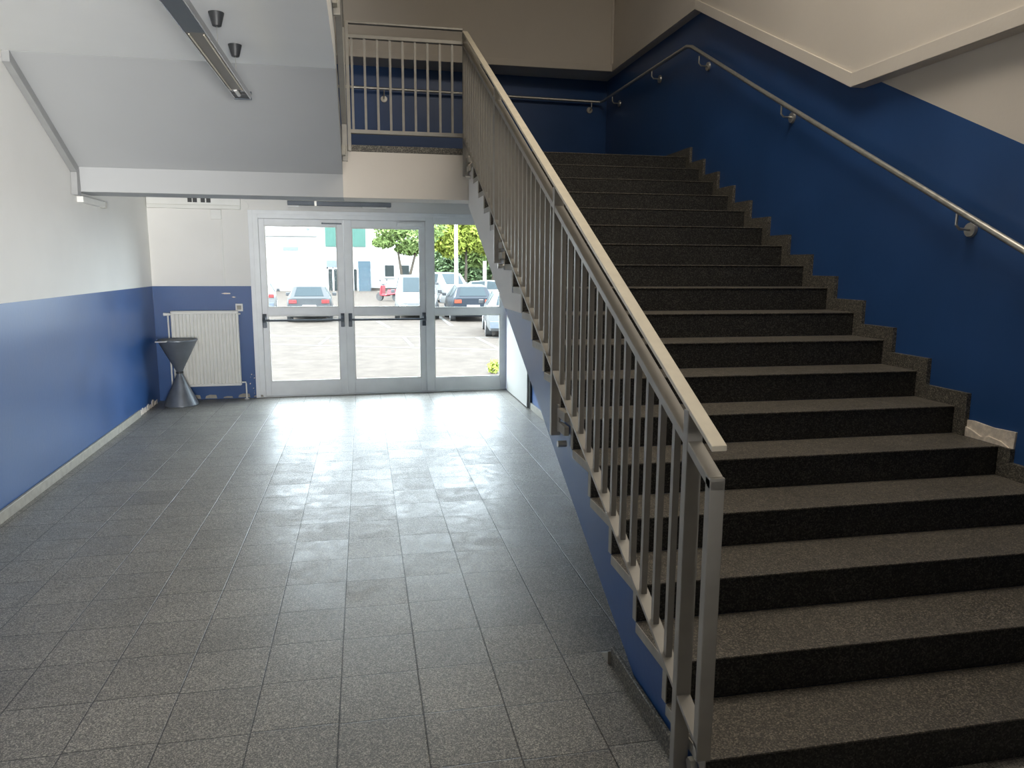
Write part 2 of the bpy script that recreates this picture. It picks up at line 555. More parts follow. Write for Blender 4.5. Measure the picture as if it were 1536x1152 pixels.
# ------------------------------------------------------------------ glazed entrance
def leaf(name, x0, x1, stile, top, glass, push, label):
    r = thing(name, label, 'door' if push else 'window', BACK['loc'], BACK['rot'])
    r['kind'] = 'structure'
    gx0, gx1, a0, a1, b0, b1 = glass
    f = MB()
    f.box(x0, gx0, 0.02, 0.075, 0.012, top).box(gx1, x1, 0.02, 0.075, 0.012, top)
    f.box(gx0, gx1, 0.02, 0.075, 0.012, a0).box(gx0, gx1, 0.02, 0.075, a1, b0).box(gx0, gx1, 0.02, 0.075, b1, top)
    finish('frame', f, 'alu', r, bevel=0.004)
    bead = MB()
    for p, q in ((a0, a1), (b0, b1)):
        t = 0.012
        bead.box(gx0, gx0 + t, 0.026, 0.04, p, q).box(gx1 - t, gx1, 0.026, 0.04, p, q)
        bead.box(gx0 + t, gx1 - t, 0.026, 0.04, p, p + t).box(gx0 + t, gx1 - t, 0.026, 0.04, q - t, q)
        finish('glass_pane', MB().box(gx0, gx1, 0.044, 0.05, p, q), 'glass', r)
    finish('glazing_bead', bead, 'plastic', r)
    if push:
        bz = 0.935
        pb = finish('push_bar', MB().tube([(gx0 - .035, -0.06, bz), (gx1 + .035, -0.06, bz)], 0.013, 14), 'darkgrey', r, smooth=True)
        for xx in (gx0 - .04, gx1 + .04):
            sgn = 1 if xx < (gx0 + gx1) / 2 else -1
            k = MB().box(xx - .022, xx + .022, 0.0, 0.02, bz - .09, bz + .075)
            k.prism_x([(0.0, bz + .07), (0.0, bz - .03), (-.07, bz - .022), (-.08, bz + .0), (-.06, bz + .03)], xx - .018, xx + .018)
            finish('bar_bracket', k, 'darkgrey', r, bevel=0.004)
    return r


dL = leaf('door_1', -1.190, -0.2155, .07, 2.128, (-1.125, -0.295, .185, .990, 1.085, 2.050), True, 'left leaf of the glazed entrance door with push bar')
dR = leaf('door_2', -0.2145, 0.766, .07, 2.128, (-0.122, 0.702, .185, .985, 1.080, 2.040), True, 'middle glazed entrance door leaf with push bar and closer')
wF = leaf('window_1', 0.776, 1.802, .07, 2.195, (0.872, 1.722, .175, .980, 1.065, 2.108), False, 'fixed glazed panel right of the entrance doors')
finish('door_closer', MB().box(0.42, 0.74, -0.03, 0.02, 2.062, 2.108), 'alu', dR, bevel=0.006)
finish('door_closer', MB().box(-0.46, -0.235, 0.004, 0.02, 2.075, 2.09).tube([(-.46, 0.01, 2.083), (-.46, -0.012, 2.083)], .01, 10), 'darkgrey', dL)
mb = MB().box(-1.283, -1.192, 0.0, 0.10, 0, 2.204).box(-1.192, 0.774, 0.0, 0.10, 2.130, 2.204)
mb.box(-1.300, -1.25, -0.012, 0.0, 0, 2.225).box(-1.25, 1.81, -0.012, 0.0, 2.180, 2.225)
mb.box(0.7665, 0.7755, 0.005, 0.085, 0.012, 2.13)
mb.box(-1.192, 1.81, 0.0, 0.12, 0.0, 0.011)
struct(finish('trim_6', mb, 'alu', bevel=0.003, **BACK))

# ------------------------------------------------------------------ staircase
st = thing('staircase', 'broad dark terrazzo staircase with blue side rising to the landing', 'staircase', (2.0, Y0, 0))
T0 = (2.0, Y0, 0)


def part(name, mb, mats, root, T, **kw):
    return finish(name, sh(mb, -T[0], -T[1], -T[2]), mats, root, **kw)


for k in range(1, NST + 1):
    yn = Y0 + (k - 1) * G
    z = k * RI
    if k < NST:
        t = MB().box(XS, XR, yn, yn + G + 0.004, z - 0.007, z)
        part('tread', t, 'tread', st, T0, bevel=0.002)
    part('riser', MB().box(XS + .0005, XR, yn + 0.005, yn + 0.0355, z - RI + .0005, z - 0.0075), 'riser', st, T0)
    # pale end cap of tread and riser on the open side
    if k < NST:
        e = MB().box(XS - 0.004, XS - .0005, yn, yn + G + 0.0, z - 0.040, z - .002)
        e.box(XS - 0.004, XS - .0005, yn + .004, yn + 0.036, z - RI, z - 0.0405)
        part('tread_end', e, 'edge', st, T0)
# blue body with sloping soffit, white above dado height
sz = lambda y: 0.134 + (y - 2.6) * 0.466
ys0 = 2.6 - 0.134 / 0.466
steps = []
for k in range(1, NST + 1):
    yn = Y0 + (k - 1) * G + 0.036
    steps.append((yn, (k - 1) * RI - (0 if k == 1 else 0.008)))
    steps.append((yn, k * RI - 0.008))
yE = YL + 0.036
steps = [(a, max(b, 0.0)) for a, b in steps]
poly = steps + [(yE, sz(yE)), (ys0, 0.0)]
part('stair_body', MB().prism_x(poly, XS + 0.002, XR), 'blue', st, T0)
# white facing on the upper part of the open side
zb = 1.305
yb = 2.6 + (zb - 0.134) / 0.466
up = []
for k in range(1, NST + 1):
    yn = Y0 + (k - 1) * G + 0.036
    up.append((yn, (k - 1) * RI - 0.041))
    up.append((yn, k * RI - 0.041))
up = [(a, b) for a, b in up if b > zb]
up = [(up[0][0], zb)] + up + [(yE, sz(yE)), (yb, zb)]
part('side_facing', MB().prism_x(up, XS - 0.0015, XS + 0.0015), 'white', st, T0)
# stepped skirting along the right wall, one slab missing on the fifth tread
SH = 0.078
for k in range(1, NST + 1):
    yn = Y0 + (k - 1) * G
    z = k * RI
    a = yn - 0.072
    low = z - RI + .0005
    end = yn + G - 0.0725 if k < NST else 9.30
    if k == 5:
        poly = [(a, low), (yn, low), (yn, z + 0.0), (a, z + 0.0)]
    elif k == NST:
        poly = [(a, low), (yn + .01, low), (yn + .01, z), (end, z), (end, z + SH), (a, z + SH)]
    else:
        poly = [(a, low), (yn + .01, low), (yn + .01, z), (end, z), (end, z + SH), (a, z + SH)]
    part('skirting_slab', MB().prism_x(poly, XR - 0.012, XR + .0135), 'skirt', st, T0)
k = 5
yn, z = Y0 + 4 * G, 5 * RI
ym = yn + G - .0725
poly = [(yn - .07, z), (ym, z + .001), (ym, z + .085), (yn + .18, z + .088), (yn + .06, z + .078), (yn - .075, z + .084)]
part('plaster_scar', MB().prism_x(poly, XR + .004, XR + .0138), 'plaster', st, T0)
poly = [(yn - .05, z + .001), (ym, z + .001), (ym, z + .05), (yn + .17, z + .036), (yn + .12, z + .018), (yn + .07, z + .030), (yn + .0, z + .022)]
part('plaster_scar', MB().prism_x(poly, XR - .004, XR + .0039), 'plaster', st, T0)
# landing slab, its front edge, and the downstand beam
lq = lambda y0_, y1_, x1: [(-2.374 - LA * (y0_ - 9) + .004, y0_), (x1, y0_), (x1, y1_), (-2.374 - LA * (y1_ - 9) + .004, y1_)]
part('landing_slab', MB().prism_z(lq(YL + .036, 9.235, XR), 2.42, ZL - .007), 'white', st, T0)
part('landing_floor', MB().prism_z(lq(YL, 9.225, XR), ZL - .0065, ZL), 'tread', st, T0)
part('landing_nosing', MB().box(XE, XS - .003, YL - 0.004, YL + 0.0355, ZL - 0.055, ZL), 'skirt', st, T0, bevel=0.003)
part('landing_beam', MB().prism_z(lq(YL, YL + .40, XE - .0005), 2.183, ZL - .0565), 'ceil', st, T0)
part('landing_beam', MB().box(XE, XS + .06, YL, YL + .40, 2.183, ZL - .0565), 'beige', st, T0)
# skirting at the foot of the open side
mb = MB().box(XS - 0.020, XS - .0045, 1.99, 2.66, 0.0, 0.078)
part('skirting_board', mb, 'skirt', st, T0, bevel=0.003)
part('plaster_scar', MB().prism_x([(2.663, 0.001), (2.76, 0.001), (2.70, .03), (2.663, .055)], XS - .030, XS - .002), 'edge', st, T0)

# upper flight over the left half of the hall
uf = thing('staircase', 'upper stair flight whose grey sloping underside hangs over the hall', 'staircase', (-1.2, YL, ZL))
T1 = (-1.2, YL, ZL)
soff = [(YL, 2.165), (YL, 2.38), (5.675, 2.97), (5.675, 3.2), (2.6, 2.38 + (YL - 2.6) * SL), ]
body = [(YL - .001, ZL)]
for k in range(1, 15):
    yy = YL - (k - 1) * G
    body.append((yy, ZL + k * RI - .0385))
    body.append((yy - G, ZL + k * RI - .0385))
body += [(YL - 14 * G, 2.38 + 14 * G * SL), (5.23, 3.195), (5.677, 3.195), (5.677, 2.97), (YL - .001, 2.38)]
xl = -2.35
lw = lambda y: -2.374 - LA * (y - 9) + 0.004


def to_wall(mb, x0):
    mb.v = [((lw(q[1]) if abs(q[0] - x0) < 1e-6 else q[0]), q[1], q[2]) for q in mb.v]
    return mb


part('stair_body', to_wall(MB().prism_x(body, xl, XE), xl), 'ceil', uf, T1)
for k in range(1, 15):
    yy = YL - (k - 1) * G
    part('tread', to_wall(MB().box(xl, XE, yy - G, yy, ZL + k * RI - .038, ZL + k * RI), xl), 'tread', uf, T1)

# ------------------------------------------------------------------ railings
def slope_bar(x0, x1, ya, yb_, za, zb_, h):
    return MB().prism_x([(ya, za - h), (yb_, zb_ - h), (yb_, zb_), (ya, za)], x0, x1)


RX0, RX1 = 0.910, 0.955
rl = thing('stair_railing', 'grey steel balustrade with ivory handrail along the staircase open side', 'railing', (0.932, 1.96, 0))
T2 = (0.932, 1.96, 0)
ya, yb_ = 1.800, 6.845
part('handrail', slope_bar(RX0, RX1, 1.80, yb_, nose(1.80) + 1.0, nose(yb_) + 1.0, .016), 'ivory', rl, T2, bevel=.002)
part('top_rail', slope_bar(RX0, RX1, 1.80, yb_, nose(1.80) + .903, nose(yb_) + .903, .030), 'steel', rl, T2, bevel=.003)
part('bottom_rail', slope_bar(RX0, RX1, 1.802, yb_, nose(1.802) + .105, nose(yb_) + .105, .014), 'steel', rl, T2, bevel=.002)
part('end_bar', MB().box(RX0, RX1, 1.800, 1.830, nose(1.80) + .06, nose(1.815) + .902), 'steel', rl, T2, bevel=.003)
posts = [(1.950, 0.0), (3.53, 0.756), (5.20, 1.615), (6.824, 2.39)]
for py, zb0 in posts:
    part('post', MB().box(RX0 - .002, RX1 + .002, py, py + .032, zb0, nose(py + .016) + .986), 'steel', rl, T2, bevel=.003)
    if py > 2:
        br = part('post_bracket', MB().box(RX1 - .02, XS - .007, py - .15, py - .02, zb0 + .10, zb0 + .145).box(RX1 - .02, XS - .007, py - .15, py - .02, zb0 + .03, zb0 + .075).box(RX1 - .018, RX1 - .008, py - .03, py, zb0 + .02, zb0 + .16), 'edge', rl, T2, bevel=.003)
        b2 = part('bolt', MB().tube([(XS - .05, py - .10, zb0 - .02), (XS - .007, py - .10, zb0 - .02)], .016, 12), 'zinc', rl, T2, smooth=True)
    else:
        part('bolt', MB().tube([(RX1 - .0, py - .03, .085), (XS - .006, py - .03, .085)], .013, 12).tube([(RX1 - .01, py - .03, .085), (RX1 + .012, py - .03, .085)], .022, 6), 'zinc', rl, T2, smooth=True)
for a, b in zip(posts[:-1], posts[1:]):
    n = 13 if a[0] > 1.9 and a[0] < 3 else (14 if a[0] < 5 else 13)
    step = (b[0] - a[0]) / (n + 1)
    for i in range(1, n + 1):
        by = a[0] + .006 + i * step
        part('baluster', MB().box(.922, .943, by, by + .020, nose(by + .01) + .098, nose(by + .01) + .880), 'steel', rl, T2)

lr = thing('landing_railing', 'short level grey balustrade across the landing edge', 'railing', (0.42, 6.83, ZL))
T3 = (0.42, 6.83, ZL)
y0_, y1_ = 6.808, 6.853
part('handrail', MB().box(-.098, .9065, y0_, y1_, 3.618, 3.634), 'steel', lr, T3, bevel=.002)
part('top_rail', MB().box(-.098, .9065, y0_, y1_, 3.500, 3.530), 'steel', lr, T3, bevel=.003)
part('bottom_rail', MB().box(-.098, .9065, y0_, y1_, 2.722, 2.755), 'steel', lr, T3, bevel=.003)
for i in range(9):
    bx = -.055 + i * .1075
    part('baluster', MB().box(bx, bx + .02, 6.821, 6.841, 2.750, 3.505), 'steel', lr, T3)
part('post', MB().box(-.098, -.068, y0_ - .002, y1_ + .002, ZL - .06, 3.620), 'steel', lr, T3, bevel=.003)

# balustrade of the upper flight, seen nearly edge-on
ur = thing('stair_railing', 'edge-on grey balustrade climbing beside the upper flight', 'railing', (-.122, 6.80, ZL))
T4 = (-.122, 6.80, ZL)
un = lambda y: ZL + RI + (YL - y) * SL
A0, A1 = -.146, -.101
yA, yB = 6.82, 3.6
part('handrail', slope_bar(A0, A1, yA, yB, un(yA) + .88, un(yB) + .88, .016), 'ivory', ur, T4, bevel=.002)
part('top_rail', slope_bar(A0, A1, yA, yB, un(yA) + .78, un(yB) + .78, .030), 'steel', ur, T4, bevel=.003)
part('bottom_rail', slope_bar(A0, A1, yA, yB, un(yA) - .02, un(yB) - .02, .014), 'steel', ur, T4, bevel=.002)
for py in (6.78, 5.3, 3.8):
    part('post', MB().box(A0, A1, py, py + .032, un(py) - .34, un(py + .016) + .865), 'steel', ur, T4, bevel=.003)
    part('post_bracket', MB().box(A0 - .003, A0 + .03, py - .1, py - .01, un(py) - .30, un(py) - .22), 'edge', ur, T4, bevel=.003)
for i in range(1, 26):
    by = 6.79 - i * .115
    if abs(by - 5.3) < .06 or abs(by - 3.8) < .06:
        continue
    part('baluster', MB().box(-.134, -.113, by, by + .02, un(by + .01) - .025, un(by + .01) + .76), 'steel', ur, T4)

# handrail on the blue wall
wh = thing('wall_handrail', 'thin grey tube handrail on brackets along the blue wall above the stairs', 'handrail', (XR - .08, 6.7, ZL))
T5 = (XR - .08, 6.7, ZL)
xh = 2.99
yw = lambda x: DB + WA * x
hz = 3.605
pts = [(-1.9, yw(-1.9) - .09, hz + .03), (1.0, yw(1.0) - .09, hz + .03), (xh - .06, yw(xh) - .09, hz + .02), (xh - .015, yw(xh) - .11, hz + .02), (xh, yw(xh) - .16, hz + .02), (xh, 6.80, hz), (xh, 6.68, hz - .035)]
for yy in (5.5, 4.0, 2.94, 1.4, .9):
    pts.append((xh, yy, 1.682 + (yy - 2.942) * .502))
part('rail', MB().tube(pts, .0165, 12), 'zinc', wh, T5, smooth=True)


def bracket(x, y, z, wall):
    mb = MB()
    if wall == 'R':
        mb.tube([(x, y, z - .015), (x, y, z - .075), (x + .02, y, z - .095), (XW - .004, y, z - .098)], .007, 8)
        mb.tube([(XW - .016, y, z - .098), (XW - .001, y, z - .098)], [.036, .040], 16)
    else:
        yy = yw(x)
        mb.tube([(x, y, z - .015), (x, y, z - .075), (x, y + .02, z - .095), (x, yy - .004, z - .098)], .007, 8)
        mb.tube([(x, yy - .016, z - .098), (x, yy - .001, z - .098)], [.036, .040], 16)
    part('bracket', mb, 'zinc', wh, T5, smooth=True)


for bx in (-1.2, 0.3, 1.6, 2.86):
    bracket(bx, yw(bx) - .09, hz + .03, 'B')
for by, bz in ((8.90, hz + .02), (7.65, hz + .012), (6.52, 3.465), (5.10, None), (3.36, None), (1.65, None)):
    bracket(xh, by, bz if bz else 1.682 + (by - 2.942) * .502, 'R')

# ------------------------------------------------------------------ hanging lamp under the lower ceiling
FZ = 2.69
FX = -.757
hl = thing('pendant_light', 'long narrow aluminium ceiling lamp hanging on wires above the hall', 'lamp', (FX, 4.4, FZ))
T6 = (FX, 4.4, FZ)
ye, ys_ = 5.46, 2.2
mb = MB()
side = [(-.052, 0), (-.058, .028), (-.040, .055), (.040, .055), (.058, .028), (.052, 0), (.046, 0), (.046, .02), (-.046, .02), (-.046, 0)]
mb.prism_y([(FX + a, FZ + b) for a, b in side], ys_, ye)
part('housing', mb, 'chrome', hl, T6, bevel=.001)
part('louvre', MB().box(FX - .044, FX + .044, 3.98, 5.20, FZ + .004, FZ + .019), 'brass', hl, T6)
for dx in (-.034, .034):
    part('louvre_rib', MB().box(FX + dx - .003, FX + dx + .003, 4.02, 5.20, FZ - .001, FZ + .004), 'ivory', hl, T6)
part('cover_plate', MB().box(FX - .0455, FX + .0455, 3.46, 3.975, FZ - .002, FZ + .019), 'darkgrey', hl, T6)
part('end_cap', MB().box(FX - .056, FX + .056, ye, ye + .012, FZ - .002, FZ + .052), 'darkgrey', hl, T6, bevel=.002)
part('end_cap', MB().box(FX - .046, FX + .046, 5.36, 5.458, FZ + .006, FZ + .019), 'dark', hl, T6)
part('lamp_tube', MB().tube([(FX - .01, 5.20, FZ + .007), (FX - .01, 5.36, FZ + .007)], .013, 12), 'plastic', hl, T6, smooth=True)
part('lamp_tube', MB().tube([(FX, 2.3, FZ + .007), (FX, 3.45, FZ + .007)], .013, 12), 'plastic', hl, T6, smooth=True)
for cy in (4.60, 5.22, 3.2):
    part('ceiling_cup', MB().lathe([(.020, ZC - .072), (.024, ZC - .07), (.042, ZC - .002), (.042, ZC - .0005)], (FX, cy), 20), 'dark', hl, T6, smooth=True)
    part('wire', MB().tube([(FX, cy, FZ + .054), (FX, cy, ZC - .07)], .0018, 6), 'zinc', hl, T6)

# ------------------------------------------------------------------ things on the back wall
rd = thing('radiator', 'white ribbed panel radiator on the blue wall beside the door', 'radiator', (-1.82, yw(-1.82), 0), BACK['rot'])
W2, zt, zb_ = .362, 1.056, .165
# local frame: x along wall from -W2..W2, y negative into the room
mb = MB()
n = 18
prof = []
pitch = 2 * (W2 - .012) / n
for i in range(n):
    x = -W2 + .012 + i * pitch
    prof += [(x + pitch * .08, -.078), (x + pitch * .26, -.100), (x + pitch * .66, -.100), (x + pitch * .84, -.078)]
poly = [(-W2, -.078)] + prof + [(W2, -.078), (W2, -.070), (-W2, -.070)]
mb.prism_z(poly, zb_ + .035, zt - .035)
finish('ribbed_panel', mb, 'radwhite', rd)
finish('panel_header', MB().box(-W2, W2, -.094, -.068, zt - .0345, zt - .004), 'radwhite', rd, bevel=.006)
finish('panel_header', MB().box(-W2, W2, -.094, -.068, zb_ + .004, zb_ + .0345), 'radwhite', rd, bevel=.006)
mb = MB().box(-W2 - .004, W2 + .004, -.100, -.040, zt - .0035, zt + .004)
mb.box(-W2 - .006, -W2 - .001, -.100, -.040, zb_ + .01, zt).box(W2 + .001, W2 + .006, -.100, -.040, zb_ + .01, zt)
finish('casing', mb, 'radwhite', rd, bevel=.002)
finish('back_panel', MB().box(-W2, W2, -.066, -.045, zb_ + .01, zt - .01), 'radwhite', rd)
finish('wall_hook', MB().box(-.25, -.22, -.046, -.002, .3, .9).box(.22, .25, -.046, -.002, .3, .9), 'radwhite', rd)
finish('supply_pipe', MB().tube([(-W2 - .004, -.07, zt - .035), (-W2 - .035, -.07, zt - .035), (-W2 - .04, -.068, zt - .06), (-W2 - .04, -.06, .02), (-W2 - .04, -.06, .0)], .010, 10), 'plastic', rd, smooth=True)
finish('valve', MB().tube([(-W2 - .02, -.07, zt - .035), (-W2 - .085, -.07, zt - .035)], [.016, .020], 14), 'plastic', rd, smooth=True)
finish('vent_plug', MB().tube([(W2 + .004, -.07, zt - .035), (W2 + .03, -.07, zt - .035)], .010, 10), 'plastic', rd, smooth=True)
finish('return_pipe', MB().tube([(W2 + .004, -.07, zb_ + .04), (W2 + .05, -.07, zb_ + .04), (W2 + .055, -.07, zb_ + .02), (W2 + .055, -.07, 0.0)], .009, 10).lathe([(.028, 0), (.028, .006), (.012, .012), (.011, .02)], (W2 + .055, -.07), 16), 'plastic', rd, smooth=True)

bn = thing('ash_bin', 'dark grey hourglass shaped ashtray bin standing before the radiator', 'bin', (-2.075, 8.930, 0))
finish('lower_cone', MB().lathe([(.185, 0), (.188, .006), (.186, .016), (.036, .345), (.033, .365)], n=40), 'bingrey', bn, smooth=True)
finish('neck', MB().lathe([(.033, .364), (.040, .368), (.040, .384), (.033, .388)], n=28), 'dark', bn, smooth=True)
finish('upper_cone', MB().lathe([(.033, .387), (.038, .40), (.205, .735), (.212, .742), (.212, .752), (.204, .754), (.190, .742), (.02, .72)], n=40), 'bingrey', bn, smooth=True)
finish('ash_tray', MB().lathe([(.0, .738), (.165, .7385), (.168, .746), (.10, .750), (.0, .752)][1:], n=32), 'ash', bn, smooth=True)
finish('rim_clip', MB().box(-.18, -.06, -.235, -.19, .742, .757), 'zinc', bn, bevel=.004)

# cable duct with four dark openings
cd = thing('cable_duct', 'white cable duct box with four dark openings near the back wall corner', 'duct', (-1.87, yw(-1.87), 2.22), BACK['rot'])
dx0, dx1 = -.50, .50
finish('duct_body', MB().box(dx0, dx1, -.05, -.001, .045, .128), 'plastic', cd, bevel=.003)
finish('duct_tray', MB().box(dx0, dx1 - .0, -.062, -.001, .002, .044), 'radwhite', cd, bevel=.004)
for vx in (-.065, -.010, .075, .135):
    finish('opening', MB().box(vx, vx + .046, -.054, -.0505, .072, .122), 'dark', cd)
finish('loose_cable', MB().tube([(.50, -.03, .10), (.53, -.04, .112), (.57, -.03, .09), (.59, -.02, .05), (.58, -.01, .02), (.53, -.01, .0)], .003, 6), 'plastic', cd, smooth=True)

jb = thing('junction_box', 'small square white junction box under the cable duct', 'box', (-1.643, yw(-1.643), 2.108), BACK['rot'])
finish('box_body', MB().box(-.058, .058, -.04, -.001, 0, .108), 'plastic', jb, bevel=.004)
finish('knob', MB().tube([(0, -.041, .055), (0, -.047, .055)], .008, 12), 'plastic', jb)
tag(finish('cable_conduit', MB().box(-1.606, -1.588, -.014, -.001, 1.342, 2.105), 'plastic', bevel=.003, **BACK), 'slim white conduit running down the wall from the junction box', 'conduit')
sk = thing('wall_socket', 'square beige wall socket just above the radiator right corner', 'socket', (-1.445, yw(-1.445), 1.046), BACK['rot'])
finish('plate', MB().box(-.041, .041, -.012, -.001, 0, .090), 'plastic', sk, bevel=.004)
finish('insert', MB().box(-.025, .025, -.016, -.0125, .02, .07), 'edge', sk, bevel=.003)
mb = MB().prism_y([(-1.64, 1.255), (-1.60, 1.248), (-1.535, 1.250), (-1.54, 1.262), (-1.60, 1.264)], -.0012, -.0002)
mb.prism_y([(-1.525, 1.215), (-1.50, 1.204), (-1.478, 1.212), (-1.50, 1.222)], -.0012, -.0002)
tag(finish('paint_chip', mb, 'plaster', **BACK), 'two white scratches in the blue paint above the wall socket', 'paint damage', kind='stuff')
mb = MB()
rnd = random.Random(5)
for i in range(11):
    cx, cz = -1.30 + rnd.uniform(-.075, .01), rnd.uniform(.05, .30)
    s = rnd.uniform(.004, .014)
    mb.prism_y([(cx, cz), (cx + s, cz + s * .2), (cx + s * .9, cz + s * 1.3), (cx + s * .2, cz + s)], -.0014, -.0003)
tag(finish('paint_chip', mb, 'plaster', **BACK), 'flaked white chips in the blue paint low beside the door frame', 'paint damage', kind='stuff')

# fluorescent fitting over the doors
ft = thing('strip_light', 'dark slim strip light over the entrance doors', 'lamp', (-.245, yw(-.245), 2.274), BACK['rot'])
finish('housing', MB().box(-.60, .60, -.075, -.003, .010, .060), 'darkgrey', ft, bevel=.004)
finish('tube_end', MB().tube([(-.595, -.05, .002), (-.475, -.05, .002)], .010, 10), 'lit', ft, smooth=True)
finish('tube_end', MB().tube([(.26, -.05, .002), (.545, -.05, .002)], .010, 10), 'lit', ft, smooth=True)
finish('clip', MB().box(-.295, -.27, -.080, -.0755, .004, .064), 'zinc', ft)

# trunking on the left wall under the soffit
tk = thing('cable_trunking', 'grey square trunking following the sloping soffit on the left wall', 'trunking', LEFT['loc'], LEFT['rot'])
ty = lambda y: y - 9.0
finish('sloping_run', MB().prism_x([(ty(5.66), 2.90), (ty(6.79), 2.335), (ty(6.86), 2.375), (ty(5.66), 2.975)], 0.001, .05), 'trunk', tk, bevel=.003)
finish('vertical_run', MB().prism_x([(ty(6.775), 2.150), (ty(6.86), 2.150), (ty(6.86), 2.373), (ty(6.791), 2.333)], 0.001, .05), 'trunk', tk, bevel=.003)
finish('horizontal_run', MB().box(0.001, .05, ty(6.90), ty(7.50), 2.100, 2.150), 'plastic', tk, bevel=.003)
finish('open_end', MB().box(0.004, .047, ty(7.501), ty(7.56), 2.095, 2.155), 'zinc', tk, bevel=.003)

# ------------------------------------------------------------------ outdoors
ZG = -0.70
ground = o = finish('ground', MB().box(-60, 80, 9.95, 110, ZG - .3, ZG), 'asphalt')
struct(o)
o['label'] = 'pale asphalt car park outside the entrance'
o['category'] = 'ground'
def stripe(a, b, w, name='parking_line'):
    a, b = Vector(a), Vector(b)
    d = (b - a).normalized()
    nrm = Vector((-d.y, d.x)) * w / 2
    q = [a + nrm, b + nrm, b - nrm, a - nrm]
    return MB().prism_z([tuple(p) for p in q], ZG + .001, ZG + .006)
for a, b, w in [((-9, 26.2), (9, 22.5), .11), ((-9, 24.8), (7, 18.7), .11), ((-1.09, 24.7), (-1.28, 22.2), .10), ((1.23, 24.1), (1.34, 21.2), .10), ((3.55, 23.6), (3.66, 20.2), .10),
                ((.55, 31.0), (.9, 27.8), .14), ((3.35, 33.5), (3.3, 28.4), .14)]:
    gl = ground.location
    finish('parking_line', sh(stripe(a, b, w), -gl.x, -gl.y, -gl.z), 'lineM', ground)
struct(finish('entrance_step', MB().box(-1.6, 2.2, 9.66, 10.1, ZG, -.03), 'asphalt'), 'concrete step outside the glazed doors', 'step')


# white building across the car park
YB = 68.0
bl = thing('building', 'long white rendered building across the car park with green shutters', 'building', (-6, YB, ZG))
TB = (-6, YB, ZG)
part('wall', MB().box(-40, 6.5, YB, YB + 12, ZG, 9.5), 'facade', bl, TB)
part('ledge', MB().box(-14, -3.8, YB - .35, YB - .001, 4.02, 4.20), 'facade', bl, TB)
part('vent', MB().box(-6.75, -5.45, YB - .06, YB - .001, 2.78, 3.08), 'darkgrey', bl, TB)
part('wall_lamp', MB().box(-4.7, -4.45, YB - .25, YB - .001, 4.55, 4.75), 'darkgrey', bl, TB)
for x0, x1 in ((-3.15, -1.95), (-.85, .32)):
    s_ = MB()
    s_.box(x0, x1, YB - .10, YB - .001, 3.15, 5.3)
    for i in range(5):
        xx = x0 + (x1 - x0) * (i + .5) / 5
        s_.box(xx - .04, xx + .04, YB - .13, YB - .101, 3.2, 5.25)
    part('shutter', s_, 'shutter', bl, TB)
e_ = MB().box(-3.1, -1.1, YB - .12, YB - .001, 1.35, 1.95)
part('door_canopy', e_, 'darkgrey', bl, TB)
dpart = part('entrance_door', MB().box(-3.1, -.45, YB - .05, YB - .001, ZG, 1.34), 'winDark', bl, TB)
fr = MB()
for xx in (-3.1, -2.62, -1.75, -.9, -.5):
    fr.box(xx, xx + .12, YB - .10, YB - .051, ZG, 1.34)
fr.box(-3.1, -.4, YB - .10, YB - .051, 1.2, 1.34)
part('door_frame', fr, 'plastic', bl, TB)
part('entrance_panel', MB().box(-.38, .68, YB - 1.2, YB - .001, ZG, 1.9), 'entry', bl, TB)
for x0, x1 in ((1.95, 2.75), (3.4, 4.1)):
    part('window', MB().box(x0, x1, YB - .05, YB - .001, .55, 1.55), 'winDark', bl, TB)
    part('window_sill', MB().box(x0 - .1, x1 + .1, YB - .2, YB - .001, .42, .54), 'facade', bl, TB)
part('plinth', MB().box(.72, 6.5, YB - .3, YB - .001, ZG, ZG + .25), 'asphalt', bl, TB)


